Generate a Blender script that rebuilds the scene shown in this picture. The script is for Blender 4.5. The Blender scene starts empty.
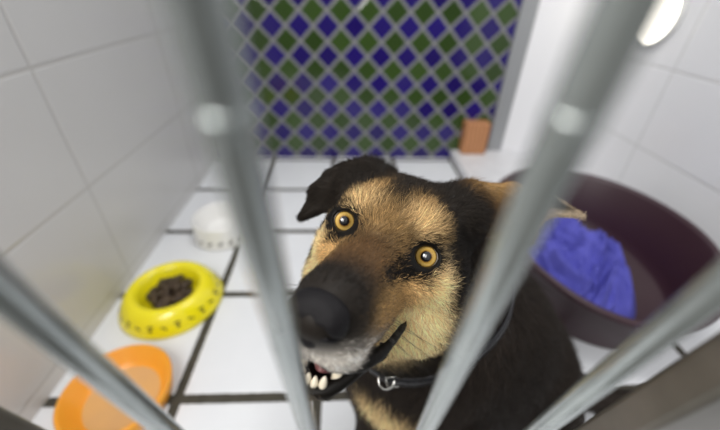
import bpy, bmesh, math
import numpy as np
from mathutils import Vector, Matrix
from mathutils.bvhtree import BVHTree

S = bpy.context.scene
COL = S.collection
rng = np.random.default_rng(11)
PI = math.pi

# ------------------------------------------------------------------ helpers
def mat(name):
    m = bpy.data.materials.new(name)
    m.use_nodes = True
    nt = m.node_tree
    return m, nt, nt.nodes['Principled BSDF']

def simple(name, col, rough=.5, metal=0., spec=.5, coat=0., noise=None, bump=0., nscale=40., trans=0., sub=0.):
    m, nt, b = mat(name)
    b.inputs['Base Color'].default_value = (*col, 1)
    b.inputs['Roughness'].default_value = rough
    b.inputs['Metallic'].default_value = metal
    b.inputs['Specular IOR Level'].default_value = spec
    b.inputs['Coat Weight'].default_value = coat
    b.inputs['Transmission Weight'].default_value = trans
    if sub:
        b.inputs['Subsurface Weight'].default_value = sub
        b.inputs['Subsurface Radius'].default_value = (.02, .01, .006)
    if noise or bump:
        tc = nt.nodes.new('ShaderNodeTexCoord')
        n = nt.nodes.new('ShaderNodeTexNoise')
        n.inputs['Scale'].default_value = nscale
        n.inputs['Detail'].default_value = 5
        nt.links.new(tc.outputs['Object'], n.inputs['Vector'])
        if noise:
            r = nt.nodes.new('ShaderNodeValToRGB')
            r.color_ramp.elements[0].position = .3
            r.color_ramp.elements[1].position = .7
            r.color_ramp.elements[0].color = (*noise, 1)
            r.color_ramp.elements[1].color = (*col, 1)
            nt.links.new(n.outputs['Fac'], r.inputs['Fac'])
            nt.links.new(r.outputs['Color'], b.inputs['Base Color'])
        if bump:
            bp = nt.nodes.new('ShaderNodeBump')
            bp.inputs['Strength'].default_value = bump
            bp.inputs['Distance'].default_value = .01
            nt.links.new(n.outputs['Fac'], bp.inputs['Height'])
            nt.links.new(bp.outputs['Normal'], b.inputs['Normal'])
    return m

class NB:
    """tiny node-maths builder"""
    def __init__(s, nt): s.nt = nt
    def m(s, op, a, b=None, c=None):
        n = s.nt.nodes.new('ShaderNodeMath'); n.operation = op
        for i, v in enumerate((a, b, c)):
            if v is None: continue
            if isinstance(v, (int, float)): n.inputs[i].default_value = v
            else: s.nt.links.new(v, n.inputs[i])
        return n.outputs[0]
    def mix(s, f, a, b):
        n = s.nt.nodes.new('ShaderNodeMix'); n.data_type = 'RGBA'
        for sock, v in ((n.inputs[0], f), (n.inputs[6], a), (n.inputs[7], b)):
            if isinstance(v, tuple): sock.default_value = (*v, 1)
            elif isinstance(v, (int, float)): sock.default_value = v
            else: s.nt.links.new(v, sock)
        return n.outputs[2]

def world_loc(o):
    v = Vector((0, 0, 0))
    while o is not None:
        v += o.location; o = o.parent
    return v

def mk(name, verts, faces, material=None, parent=None, loc=None, smooth=True):
    """mesh from world-space vertices; parents carry only translations"""
    verts = np.asarray(verts, dtype=float)
    base = world_loc(parent) if parent else Vector((0, 0, 0))
    if loc is None:
        loc = base if parent else Vector((verts[:, 0].mean(), verts[:, 1].mean(), verts[:, 2].min()))
    loc = Vector(loc)
    me = bpy.data.meshes.new(name)
    me.from_pydata((verts - np.array(loc)).tolist(), [], [list(map(int, f)) for f in faces])
    if smooth:
        me.polygons.foreach_set('use_smooth', [True] * len(me.polygons))
    me.update()
    o = bpy.data.objects.new(name, me)
    if material: me.materials.append(material)
    COL.objects.link(o)
    o.parent = parent
    o.location = loc - base
    return o

def from_bm(name, bm, material=None, parent=None, smooth=False, loc=None):
    bm.verts.ensure_lookup_table(); bm.verts.index_update()
    v = [tuple(x.co) for x in bm.verts]
    f = [[x.index for x in p.verts] for p in bm.faces]
    bm.free()
    return mk(name, v, f, material, parent, loc, smooth)

def empty(name, loc):
    o = bpy.data.objects.new(name, None)
    COL.objects.link(o); o.location = loc
    o.empty_display_size = .05
    return o

def tag(o, label=None, cat=None, group=None, kind=None):
    for k, v in (('label', label), ('category', cat), ('group', group), ('kind', kind)):
        if v: o[k] = v
    return o

def box_bm(bm, lo, hi, bev=0.):
    lo, hi = Vector(lo), Vector(hi)
    r = bmesh.ops.create_cube(bm, size=1)
    vs = r['verts']
    for v in vs:
        v.co = Vector((lo[i] + (v.co[i] + .5) * (hi[i] - lo[i]) for i in range(3)))
    if bev:
        es = list({e for v in vs for e in v.link_edges})
        bmesh.ops.bevel(bm, geom=es, offset=bev, segments=3, affect='EDGES', profile=.5)

def lathe(profile, seg=64, sx=1., sy=1., rot=0., cen=(0, 0, 0), zmod=None):
    """profile: (r,z) list; closed when first==last"""
    V, F = [], []
    n = len(profile)
    for i in range(seg):
        a = 2 * PI * i / seg
        for (r, z) in profile:
            x, y = r * math.cos(a) * sx, r * math.sin(a) * sy
            if zmod: z = zmod(a, r, z)
            V.append((cen[0] + x * math.cos(rot) - y * math.sin(rot), cen[1] + x * math.sin(rot) + y * math.cos(rot), cen[2] + z))
    for i in range(seg):
        j = (i + 1) % seg
        for k in range(n - 1):
            F.append((i * n + k, j * n + k, j * n + k + 1, i * n + k + 1))
    return V, F

def tube(path, rad, seg=12, cap=True):
    P = [Vector(p) for p in path]
    V, F = [], []
    up = None
    for i, p in enumerate(P):
        t = (P[min(i + 1, len(P) - 1)] - P[max(i - 1, 0)]).normalized()
        if up is None:
            up = t.orthogonal().normalized()
        up = (up - t * up.dot(t)).normalized()
        s = t.cross(up)
        r = rad[i] if hasattr(rad, '__len__') else rad
        for k in range(seg):
            a = 2 * PI * k / seg
            V.append(tuple(p + (up * math.cos(a) + s * math.sin(a)) * r))
    for i in range(len(P) - 1):
        for k in range(seg):
            F.append((i * seg + k, i * seg + (k + 1) % seg, (i + 1) * seg + (k + 1) % seg, (i + 1) * seg + k))
    if cap:
        F.append(tuple(reversed(range(seg))))
        F.append(tuple((len(P) - 1) * seg + k for k in range(seg)))
    return V, F

def sphere(c, r, seg=24, ring=16):
    V, F = [], []
    r = r if hasattr(r, '__len__') else (r, r, r)
    V.append((c[0], c[1], c[2] + r[2]))
    for i in range(1, ring):
        t = PI * i / ring
        for k in range(seg):
            a = 2 * PI * k / seg
            V.append((c[0] + r[0] * math.sin(t) * math.cos(a), c[1] + r[1] * math.sin(t) * math.sin(a), c[2] + r[2] * math.cos(t)))
    V.append((c[0], c[1], c[2] - r[2]))
    for k in range(seg):
        F.append((0, 1 + k, 1 + (k + 1) % seg))
    for i in range(ring - 2):
        for k in range(seg):
            a = 1 + i * seg
            F.append((a + k, a + seg + k, a + seg + (k + 1) % seg, a + (k + 1) % seg))
    a = 1 + (ring - 2) * seg
    for k in range(seg):
        F.append((a + k, len(V) - 1, a + (k + 1) % seg))
    return V, F

def join(*parts):
    V, F = [], []
    for v, f in parts:
        o = len(V); V += list(v); F += [tuple(i + o for i in q) for q in f]
    return V, F

# ------------------------------------------------------------------ camera
H = .7
FPX = 345.6
PITCH, YAW, ROLL = math.radians(34.122), .0477, .0247
cy, sy, cp, sp = math.cos(YAW), math.sin(YAW), math.cos(PITCH), math.sin(PITCH)
Fw = Vector((sy * cp, cy * cp, -sp))
R0 = Vector((cy, -sy, 0)); U0 = R0.cross(Fw)
Rt = R0 * math.cos(ROLL) + U0 * math.sin(ROLL)
Up = -R0 * math.sin(ROLL) + U0 * math.cos(ROLL)
cam = bpy.data.cameras.new('camera')
camo = bpy.data.objects.new('camera', cam)
COL.objects.link(camo)
M = Matrix.Identity(4)
for i, a in enumerate((Rt, Up, -Fw)):
    for j in range(3): M[j][i] = a[j]
M.translation = (0, 0, H)
camo.matrix_world = M
cam.sensor_width = 36
cam.lens = 36 * FPX / 720
cam.clip_start = .01
cam.dof.use_dof = True
cam.dof.focus_distance = .252
cam.dof.aperture_fstop = 2.9
S.camera = camo

# ------------------------------------------------------------------ materials of the room
XL, XR, YB = -.593, 1.03, 1.522
def floor_mat():
    m, nt, b = mat('floor_tile'); nb = NB(nt)
    tc = nt.nodes.new('ShaderNodeTexCoord')
    sx = nt.nodes.new('ShaderNodeSeparateXYZ'); nt.links.new(tc.outputs['Object'], sx.inputs[0])
    T, x0, y0, g = .2793, -.3387, .3768, .0098
    def line(v, o):
        u = nb.m('DIVIDE', nb.m('SUBTRACT', v, o), T)
        return nb.m('MULTIPLY', nb.m('ABSOLUTE', nb.m('SUBTRACT', u, nb.m('ROUND', u))), T)
    d = nb.m('MINIMUM', line(sx.outputs[0], x0), line(sx.outputs[1], y0))
    ns = nt.nodes.new('ShaderNodeTexNoise'); ns.inputs['Scale'].default_value = 9; ns.inputs['Detail'].default_value = 6
    nt.links.new(tc.outputs['Object'], ns.inputs['Vector'])
    ns2 = nt.nodes.new('ShaderNodeTexNoise'); ns2.inputs['Scale'].default_value = 60; ns2.inputs['Detail'].default_value = 4
    nt.links.new(tc.outputs['Object'], ns2.inputs['Vector'])
    dd = nb.m('ADD', d, nb.m('MULTIPLY', nb.m('SUBTRACT', ns2.outputs['Fac'], .5), .003))
    f = nb.m('GREATER_THAN', dd, g)
    tile = nb.mix(ns.outputs['Fac'], (.70, .71, .74), (.80, .81, .83))
    grout = nb.mix(ns2.outputs['Fac'], (.030, .027, .020), (.075, .066, .048))
    c = nb.mix(f, grout, tile)
    nt.links.new(c, b.inputs['Base Color'])
    nt.links.new(nb.m('SUBTRACT', .85, nb.m('MULTIPLY', f, .55)), b.inputs['Roughness'])
    bp = nt.nodes.new('ShaderNodeBump'); bp.inputs['Strength'].default_value = .6; bp.inputs['Distance'].default_value = .004
    sm = nt.nodes.new('ShaderNodeMapRange'); sm.inputs[1].default_value = g - .002; sm.inputs[2].default_value = g + .003
    nt.links.new(d, sm.inputs[0]); nt.links.new(sm.outputs[0], bp.inputs['Height'])
    nt.links.new(bp.outputs['Normal'], b.inputs['Normal'])
    return m

def wall_mat(name, ax, o1, w, oz, h, c1, c2, gr=(.50, .49, .47)):
    m, nt, b = mat(name); nb = NB(nt)
    tc = nt.nodes.new('ShaderNodeTexCoord')
    sx = nt.nodes.new('ShaderNodeSeparateXYZ'); nt.links.new(tc.outputs['Object'], sx.inputs[0])
    def line(v, o, T):
        u = nb.m('DIVIDE', nb.m('SUBTRACT', v, o), T)
        return nb.m('MULTIPLY', nb.m('ABSOLUTE', nb.m('SUBTRACT', u, nb.m('ROUND', u))), T)
    d = nb.m('MINIMUM', line(sx.outputs[ax], o1, w), line(sx.outputs[2], oz, h))
    ns = nt.nodes.new('ShaderNodeTexNoise'); ns.inputs['Scale'].default_value = 3; ns.inputs['Detail'].default_value = 4
    nt.links.new(tc.outputs['Object'], ns.inputs['Vector'])
    f = nb.m('GREATER_THAN', d, .0026)
    c = nb.mix(f, gr, nb.mix(ns.outputs['Fac'], c1, c2))
    nt.links.new(c, b.inputs['Base Color'])
    b.inputs['Roughness'].default_value = .22
    bp = nt.nodes.new('ShaderNodeBump'); bp.inputs['Strength'].default_value = .4; bp.inputs['Distance'].default_value = .003
    sm = nt.nodes.new('ShaderNodeMapRange'); sm.inputs[1].default_value = .001; sm.inputs[2].default_value = .006
    nt.links.new(d, sm.inputs[0]); nt.links.new(sm.outputs[0], bp.inputs['Height'])
    nt.links.new(bp.outputs['Normal'], b.inputs['Normal'])
    return m

def lattice_mat():
    m, nt, b = mat('diamond_tile'); nb = NB(nt)
    tc = nt.nodes.new('ShaderNodeTexCoord')
    sx = nt.nodes.new('ShaderNodeSeparateXYZ'); nt.links.new(tc.outputs['Object'], sx.inputs[0])
    ld, lx, lz = .10703, -.2868, .5519
    u = nb.m('DIVIDE', nb.m('SUBTRACT', sx.outputs[0], lx), ld)
    v = nb.m('DIVIDE', nb.m('SUBTRACT', sx.outputs[2], lz), ld)
    a, c = nb.m('ADD', u, v), nb.m('SUBTRACT', u, v)
    ra, rc = nb.m('ROUND', a), nb.m('ROUND', c)
    par = nb.m('ABSOLUTE', nb.m('MODULO', nb.m('ADD', ra, rc), 2))
    da, dc = nb.m('ABSOLUTE', nb.m('SUBTRACT', a, ra)), nb.m('ABSOLUTE', nb.m('SUBTRACT', c, rc))
    d = nb.m('MAXIMUM', da, dc)
    g = .43
    f = nb.m('LESS_THAN', d, g)
    cb = nt.nodes.new('ShaderNodeCombineXYZ'); nt.links.new(ra, cb.inputs[0]); nt.links.new(rc, cb.inputs[1])
    wn = nt.nodes.new('ShaderNodeTexWhiteNoise'); wn.noise_dimensions = '3D'; nt.links.new(cb.outputs[0], wn.inputs['Vector'])
    blue = nb.mix(wn.outputs['Value'], (.014, .007, .10), (.022, .012, .16))
    green = nb.mix(wn.outputs['Value'], (.026, .052, .011), (.042, .080, .018))
    tile = nb.mix(par, blue, green)
    col = nb.mix(f, (.21, .21, .215), tile)
    nt.links.new(col, b.inputs['Base Color'])
    nt.links.new(nb.m('SUBTRACT', .42, nb.m('MULTIPLY', f, .30)), b.inputs['Roughness'])
    bp = nt.nodes.new('ShaderNodeBump'); bp.inputs['Strength'].default_value = .5; bp.inputs['Distance'].default_value = .004
    sm = nt.nodes.new('ShaderNodeMapRange'); sm.inputs[1].default_value = .5; sm.inputs[2].default_value = .36
    nt.links.new(d, sm.inputs[0])
    ns = nt.nodes.new('ShaderNodeTexNoise'); ns.inputs['Scale'].default_value = 14
    nt.links.new(tc.outputs['Object'], ns.inputs['Vector'])
    nt.links.new(nb.m('ADD', sm.outputs[0], nb.m('MULTIPLY', ns.outputs['Fac'], .5)), bp.inputs['Height'])
    nt.links.new(bp.outputs['Normal'], b.inputs['Normal'])
    return m

def slab(name, lo, hi, m, bev=0.):
    bm = bmesh.new(); box_bm(bm, lo, hi, bev)
    o = from_bm(name, bm, m, loc=(0, 0, 0))
    o['kind'] = 'structure'
    return o

WALLH = 1.25
slab('floor', (XL - .1, -.25, -.05), (XR + .1, YB + .12, 0), floor_mat())
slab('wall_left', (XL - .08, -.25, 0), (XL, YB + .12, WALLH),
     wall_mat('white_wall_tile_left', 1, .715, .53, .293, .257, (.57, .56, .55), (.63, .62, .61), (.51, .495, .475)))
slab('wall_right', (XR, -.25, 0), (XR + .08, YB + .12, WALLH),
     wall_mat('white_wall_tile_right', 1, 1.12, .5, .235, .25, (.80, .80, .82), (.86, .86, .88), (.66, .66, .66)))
slab('wall_back', (XL, YB, 0), (.668, YB + .08, WALLH), lattice_mat())
slab('trim_1', (.668, YB - .012, .0), (.735, YB + .08, WALLH),
     simple('grey_aluminium', (.36, .37, .38), .35, .35, bump=.03), .004)
slab('door_1', (.735, YB - .004, .0), (XR, YB + .08, WALLH), simple('white_paint', (.88, .88, .90), .35), 0)
slab('trim_2', (.498, 1.17, .0), (XR, YB, .045), simple('white_sill', (.72, .72, .74), .35, noise=(.64, .64, .66), nscale=20), .006)

# ------------------------------------------------------------------ gate of round bars
steel, nt, b = mat('galvanised_steel'); nb = NB(nt)
tc = nt.nodes.new('ShaderNodeTexCoord')
n = nt.nodes.new('ShaderNodeTexNoise'); n.inputs['Scale'].default_value = 60; n.inputs['Detail'].default_value = 5
nt.links.new(tc.outputs['Object'], n.inputs['Vector'])
nt.links.new(nb.mix(n.outputs['Fac'], (.30, .33, .33), (.44, .47, .46)), b.inputs['Base Color'])
b.inputs['Metallic'].default_value = .7
nt.links.new(nb.m('ADD', nb.m('MULTIPLY', n.outputs['Fac'], .12), .08), b.inputs['Roughness'])
plate = simple('weathered_steel_plate', (.20, .18, .155), .42, .6, noise=(.13, .12, .10), nscale=25)

ZR = .525
def gy(z): return .08 - .160 * (z - ZR)
gate = tag(empty('kennel_gate', (.01, gy(0), 0)), 'close steel kennel gate of upright grey bars in front of the dog', 'gate')
ratios = [(-1.045, .0045), (-.235, .0045), (.492, .0045), (1.245, .0045)]
zt = .98
for q, r in ratios:
    x = q * .08
    p0, p1 = Vector((x + (.006 if q == .492 else 0), gy(.03), .03)), Vector((x - (.0055 if q == .492 else 0), gy(zt), zt))
    path = [p0.lerp(p1, t) for t in np.linspace(0, 1, 10)]
    V, F = tube(path, r, 24)
    bar = mk('bar', V, F, steel, gate)
    zc = .6815
    c = p0.lerp(p1, (zc - .03) / (zt - .03))
    dr = (p1 - p0).normalized()
    V, F = tube([c - dr * .0022, c - dr * .0012, c + dr * .0012, c + dr * .0022], [r * 1.0, r * 1.05, r * 1.05, r * 1.0], 24)
    mk('weld_collar', V, F, steel, bar)
for nm, xa, xb in (('stile', 1.71 * .08, 2.75 * .08), ('stile', -2.6 * .08, -1.95 * .08)):
    bm = bmesh.new()
    box_bm(bm, (xa, -.009, 0), (xb, .009, 1), .003)
    for v in bm.verts:
        z = v.co.z * zt
        v.co = Vector((v.co.x, v.co.y + gy(z), z))
    from_bm(nm, bm, plate, gate)
for z in (.03, zt):
    V, F = tube([(-1.98 * .08, gy(z), z), (1.73 * .08, gy(z), z)], .009, 16)
    mk('rail', V, F, steel, gate)

# ------------------------------------------------------------------ bowls
def kibble_bowl():
    root = tag(empty('dog_bowl', (-.450, .637, 0)), 'round yellow plastic dog bowl holding dark kibble', 'bowl')
    yel = simple('yellow_plastic', (.85, .73, .01), .22, coat=.3)
    prof = [(.0, .012), (.060, .012), (.064, .016), (.070, .046), (.077, .055), (.086, .057), (.096, .052), (.106, .040), (.122, .012), (.124, .004), (.121, 0), (.0, 0)]
    V, F = lathe(prof, 72, cen=(-.450, .637, 0))
    mk('bowl_body', V, F, yel, root)
    black = simple('black_print', (.02, .018, .012), .4)
    # printed paw pads and bones round the sloping side
    V, F = [], []
    for i in range(24):
        a = 2 * PI * i / 24
        def P(da, t):
            r = .1045 + (.1232 - .1045) * t; z = .042 + (.010 - .042) * t
            aa = a + da
            return (-.450 + (r + .0008) * math.cos(aa), .637 + (r + .0008) * math.sin(aa), z + .0008)
        blobs = [(0, .55, .0042)] + [(dx, .32, .0022) for dx in (-.045, -.016, .016, .045)] if i % 2 == 0 else [(-.035, .42, .0028), (.035, .52, .0028), (0, .47, .002)]
        for da, t, rr in blobs:
            c = Vector(P(da, t)); ta = (Vector(P(da + .01, t)) - c).normalized(); tb = (Vector(P(da, t + .1)) - c).normalized()
            s = len(V); V.append(tuple(c))
            for k in range(10):
                b_ = 2 * PI * k / 10
                V.append(tuple(c + ta * rr * math.cos(b_) + tb * rr * math.sin(b_)))
            for k in range(10): F.append((s, s + 1 + k, s + 1 + (k + 1) % 10))
    mk('paw_prints', V, F, black, root, smooth=False)
    # the kibble heap
    V, F = [], []
    for i in range(150):
        a, r = rng.uniform(0, 2 * PI), .051 * math.sqrt(rng.uniform())
        z = .022 + rng.uniform(0, .028) * (1 - (r / .075) ** 2)
        v, f = sphere((0, 0, 0), (.0095 * rng.uniform(.8, 1.2), .0082, .0062), 8, 5)
        q = Matrix.Rotation(rng.uniform(0, 6.3), 3, 'Z') @ Matrix.Rotation(rng.uniform(-.8, .8), 3, 'X')
        v = [tuple(q @ Vector(x) + Vector((-.450 + r * math.cos(a), .637 + r * math.sin(a), z))) for x in v]
        o = len(V); V += v; F += [tuple(k + o for k in x) for x in f]
    kb = mk('kibble', V, F, simple('kibble_brown', (.080, .048, .024), .5, noise=(.020, .011, .006), nscale=60))
    tag(kb, 'dark brown dry kibble heaped in the yellow dog bowl', 'dog food', kind='stuff')
kibble_bowl()

def white_bowl():
    c = (-.400, .925, 0)
    root = tag(empty('dog_bowl', c), 'white dog bowl with small dark print, near the left wall', 'bowl')
    wh = simple('white_glaze', (.83, .82, .80), .2, coat=.3)
    prof = [(0, .010), (.066, .010), (.072, .016), (.078, .068), (.081, .074), (.085, .074), (.088, .068), (.092, .01), (.092, .002), (.088, 0), (0, 0)]
    mk('bowl_body', *lathe(prof, 64, cen=c), wh, root)
    dk = simple('grey_print', (.10, .09, .085), .4)
    V, F = [], []
    for i in range(18):
        a0 = 2 * PI * i / 18
        for (da, dz, w, h) in ((0, .024, .006, .005), (.07, .030, .003, .003), (-.07, .022, .003, .003)):
            s = len(V); V.append((c[0] + .0912 * math.cos(a0 + da), c[1] + .0912 * math.sin(a0 + da), dz))
            for k in range(10):
                b_ = 2 * PI * k / 10
                a = a0 + da + w * math.cos(b_) / .09
                V.append((c[0] + .0914 * math.cos(a), c[1] + .0914 * math.sin(a), dz + h * math.sin(b_)))
            for k in range(10): F.append((s, s + 1 + k, s + 1 + (k + 1) % 10))
    mk('paw_prints', V, F, dk, root, smooth=False)
white_bowl()

def orange_bowl():
    c = (-.440, .376, 0)
    root = tag(empty('dog_bowl', c), 'shallow orange plastic bowl nearest the gate, partly behind a bar', 'bowl')
    og = simple('orange_plastic', (.86, .36, .03), .3, sub=.3)
    inn = simple('orange_plastic_worn', (.60, .35, .15), .35, noise=(.68, .38, .13), nscale=12)
    prof = [(.066, .012), (.078, .020), (.089, .046), (.093, .049), (.097, .046), (.088, .008), (.082, 0), (0, 0)]
    mk('bowl_body', *lathe(prof, 64, cen=c), og, root)
    mk('bowl_floor', *lathe([(0, .0115), (.064, .0115), (.0665, .0125)], 64, cen=c), inn, root)
orange_bowl()

# ------------------------------------------------------------------ wooden block on the sill
def wood():
    m, nt, b = mat('orange_wood'); nb = NB(nt)
    tc = nt.nodes.new('ShaderNodeTexCoord')
    w = nt.nodes.new('ShaderNodeTexWave'); w.bands_direction = 'X'
    w.inputs['Scale'].default_value = 18; w.inputs['Distortion'].default_value = 4; w.inputs['Detail'].default_value = 3
    nt.links.new(tc.outputs['Object'], w.inputs['Vector'])
    nt.links.new(nb.mix(w.outputs['Fac'], (.36, .15, .06), (.58, .28, .13)), b.inputs['Base Color'])
    b.inputs['Roughness'].default_value = .6
    return m
bm = bmesh.new()
box_bm(bm, (.530, 1.462, .0455), (.640, 1.518, .190), .004)
wb = from_bm('wooden_block', bm, wood())
tag(wb, 'small orange-brown wooden block standing against the diamond tiled wall', 'block')

# ------------------------------------------------------------------ dog bed and blanket
BC, BA, BB, BROT = (.668, .735, 0), .262, .318, -.12
def bed():
    root = tag(empty('dog_bed', BC), 'maroon plastic oval dog bed with high sides behind the dog', 'dog bed')
    mar = simple('maroon_plastic', (.040, .015, .022), .42, bump=.04, nscale=120)
    def zm(a, r, z):
        if z < .02: return z
        fr = max(0, -math.sin(a - .0)) ** 2
        return z * (1 - .22 * fr)
    ti, to = .84, 1.0
    prof = [(0, .012), (.78, .012), (.81, .02), (.835, .05), (.94, .17), (.955, .178), (.985, .182), (1.005, .178), (1.01, .168), (.995, .160), (.98, .155),
            (.875, .02), (.862, .004), (.85, 0), (0, 0)]
    V, F = lathe(prof, 96, BA, BB, BROT, BC, zm)
    mk('bed_shell', V, F, mar, root)
bed()

from mathutils import noise as mnoise
def blanket():
    n = 150
    V, F = [], []
    cx, cyy = .615, .72
    for i in range(n):
        for j in range(n):
            u, v = (i / (n - 1) - .5) * 2, (j / (n - 1) - .5) * 2
            # squash the square to a disc
            x = u * math.sqrt(max(0, 1 - v * v / 2)); y = v * math.sqrt(max(0, 1 - u * u / 2))
            r = math.hypot(x, y)
            p = Vector((x * 1.5, y * 1.5, 3.3))
            w = Vector((mnoise.noise(p * 1.3), mnoise.noise(p * 1.3 + Vector((7, 1, 2))), 0)) * .9
            a = 1 - abs(mnoise.noise((p + w) * 1.7)) * 2
            b_ = 1 - abs(mnoise.noise((p + w * 1.4) * 3.6 + Vector((3, 9, 1)))) * 2
            dome = max(0, 1 - r ** 3.0)
            z = .015 + dome * (.064 + .060 * a + .036 * b_) + .012 * mnoise.noise(p * 7) * dome
            wob = 1 + .10 * mnoise.noise(Vector((math.cos(math.atan2(y, x)) * 1.6, math.sin(math.atan2(y, x)) * 1.6, 5)))
            X = x * .185 * wob; Y = y * .235 * wob
            # stay inside the shell of the bed
            z = max(z, .0135)
            qx, qy = cx + X - BC[0], cyy + Y + X * .15 - BC[1]
            ex, ey = (qx * math.cos(BROT) + qy * math.sin(BROT)) / BA, (-qx * math.sin(BROT) + qy * math.cos(BROT)) / BB
            rho, lim = math.hypot(ex, ey), .755 + .11 * min(z / .16, 1)
            if rho > lim * .9:
                k = lim * (.9 + .1 * math.tanh((rho / lim - .9) / .1)) / rho
                ex, ey = ex * k * BA, ey * k * BB
                qx, qy = ex * math.cos(BROT) - ey * math.sin(BROT), ex * math.sin(BROT) + ey * math.cos(BROT)
            V.append((qx + BC[0], qy + BC[1], z))
    for i in range(n - 1):
        for j in range(n - 1):
            F.append((i * n + j, (i + 1) * n + j, (i + 1) * n + j + 1, i * n + j + 1))
    # underside so the cloth has a thickness
    top = len(V)
    V += [(x, y, .0128) for x, y, z in V]
    F += [tuple(top + k for k in reversed(f)) for f in F[:]]
    edge = [i * n for i in range(n)] + [(n - 1) * n + j for j in range(1, n)] + [i * n + n - 1 for i in range(n - 2, -1, -1)] + [j for j in range(n - 2, 0, -1)]
    for a, b_ in zip(edge, edge[1:] + edge[:1]): F.append((a, top + a, top + b_, b_))
    m = simple('blue_cloth', (.085, .085, .42), .85, noise=(.10, .10, .47), nscale=30, bump=.12)
    o = mk('blanket', V, F, m)
    tag(o, 'crumpled bright blue blanket lying in the maroon dog bed', 'blanket')
blanket()

# ------------------------------------------------------------------ added glowing disc on the right wall, standing in for a bar highlight
def glare():
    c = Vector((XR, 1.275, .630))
    root = tag(empty('glare_disc', c), 'round glowing white disc added on the right white tiled wall in place of a highlight on a gate bar', 'glare')
    em = bpy.data.materials.new('glare_glow'); em.use_nodes = True
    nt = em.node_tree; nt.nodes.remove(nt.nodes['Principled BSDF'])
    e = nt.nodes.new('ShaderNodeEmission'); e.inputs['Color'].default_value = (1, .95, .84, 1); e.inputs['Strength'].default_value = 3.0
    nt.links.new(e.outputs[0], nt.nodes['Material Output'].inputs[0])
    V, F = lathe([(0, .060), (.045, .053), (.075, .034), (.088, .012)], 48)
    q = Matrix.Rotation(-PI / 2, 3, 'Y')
    mk('glare_dome', [tuple(q @ Vector(v) + c) for v in V], F, em, root)
    V, F = lathe([(.088, .014), (.098, .012), (.098, 0.0), (0, 0.0)], 48)
    mk('glare_rim', [tuple(q @ Vector(v) + c) for v in V], F, simple('glare_rim_white', (.8, .8, .78), .4), root)
glare()
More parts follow.
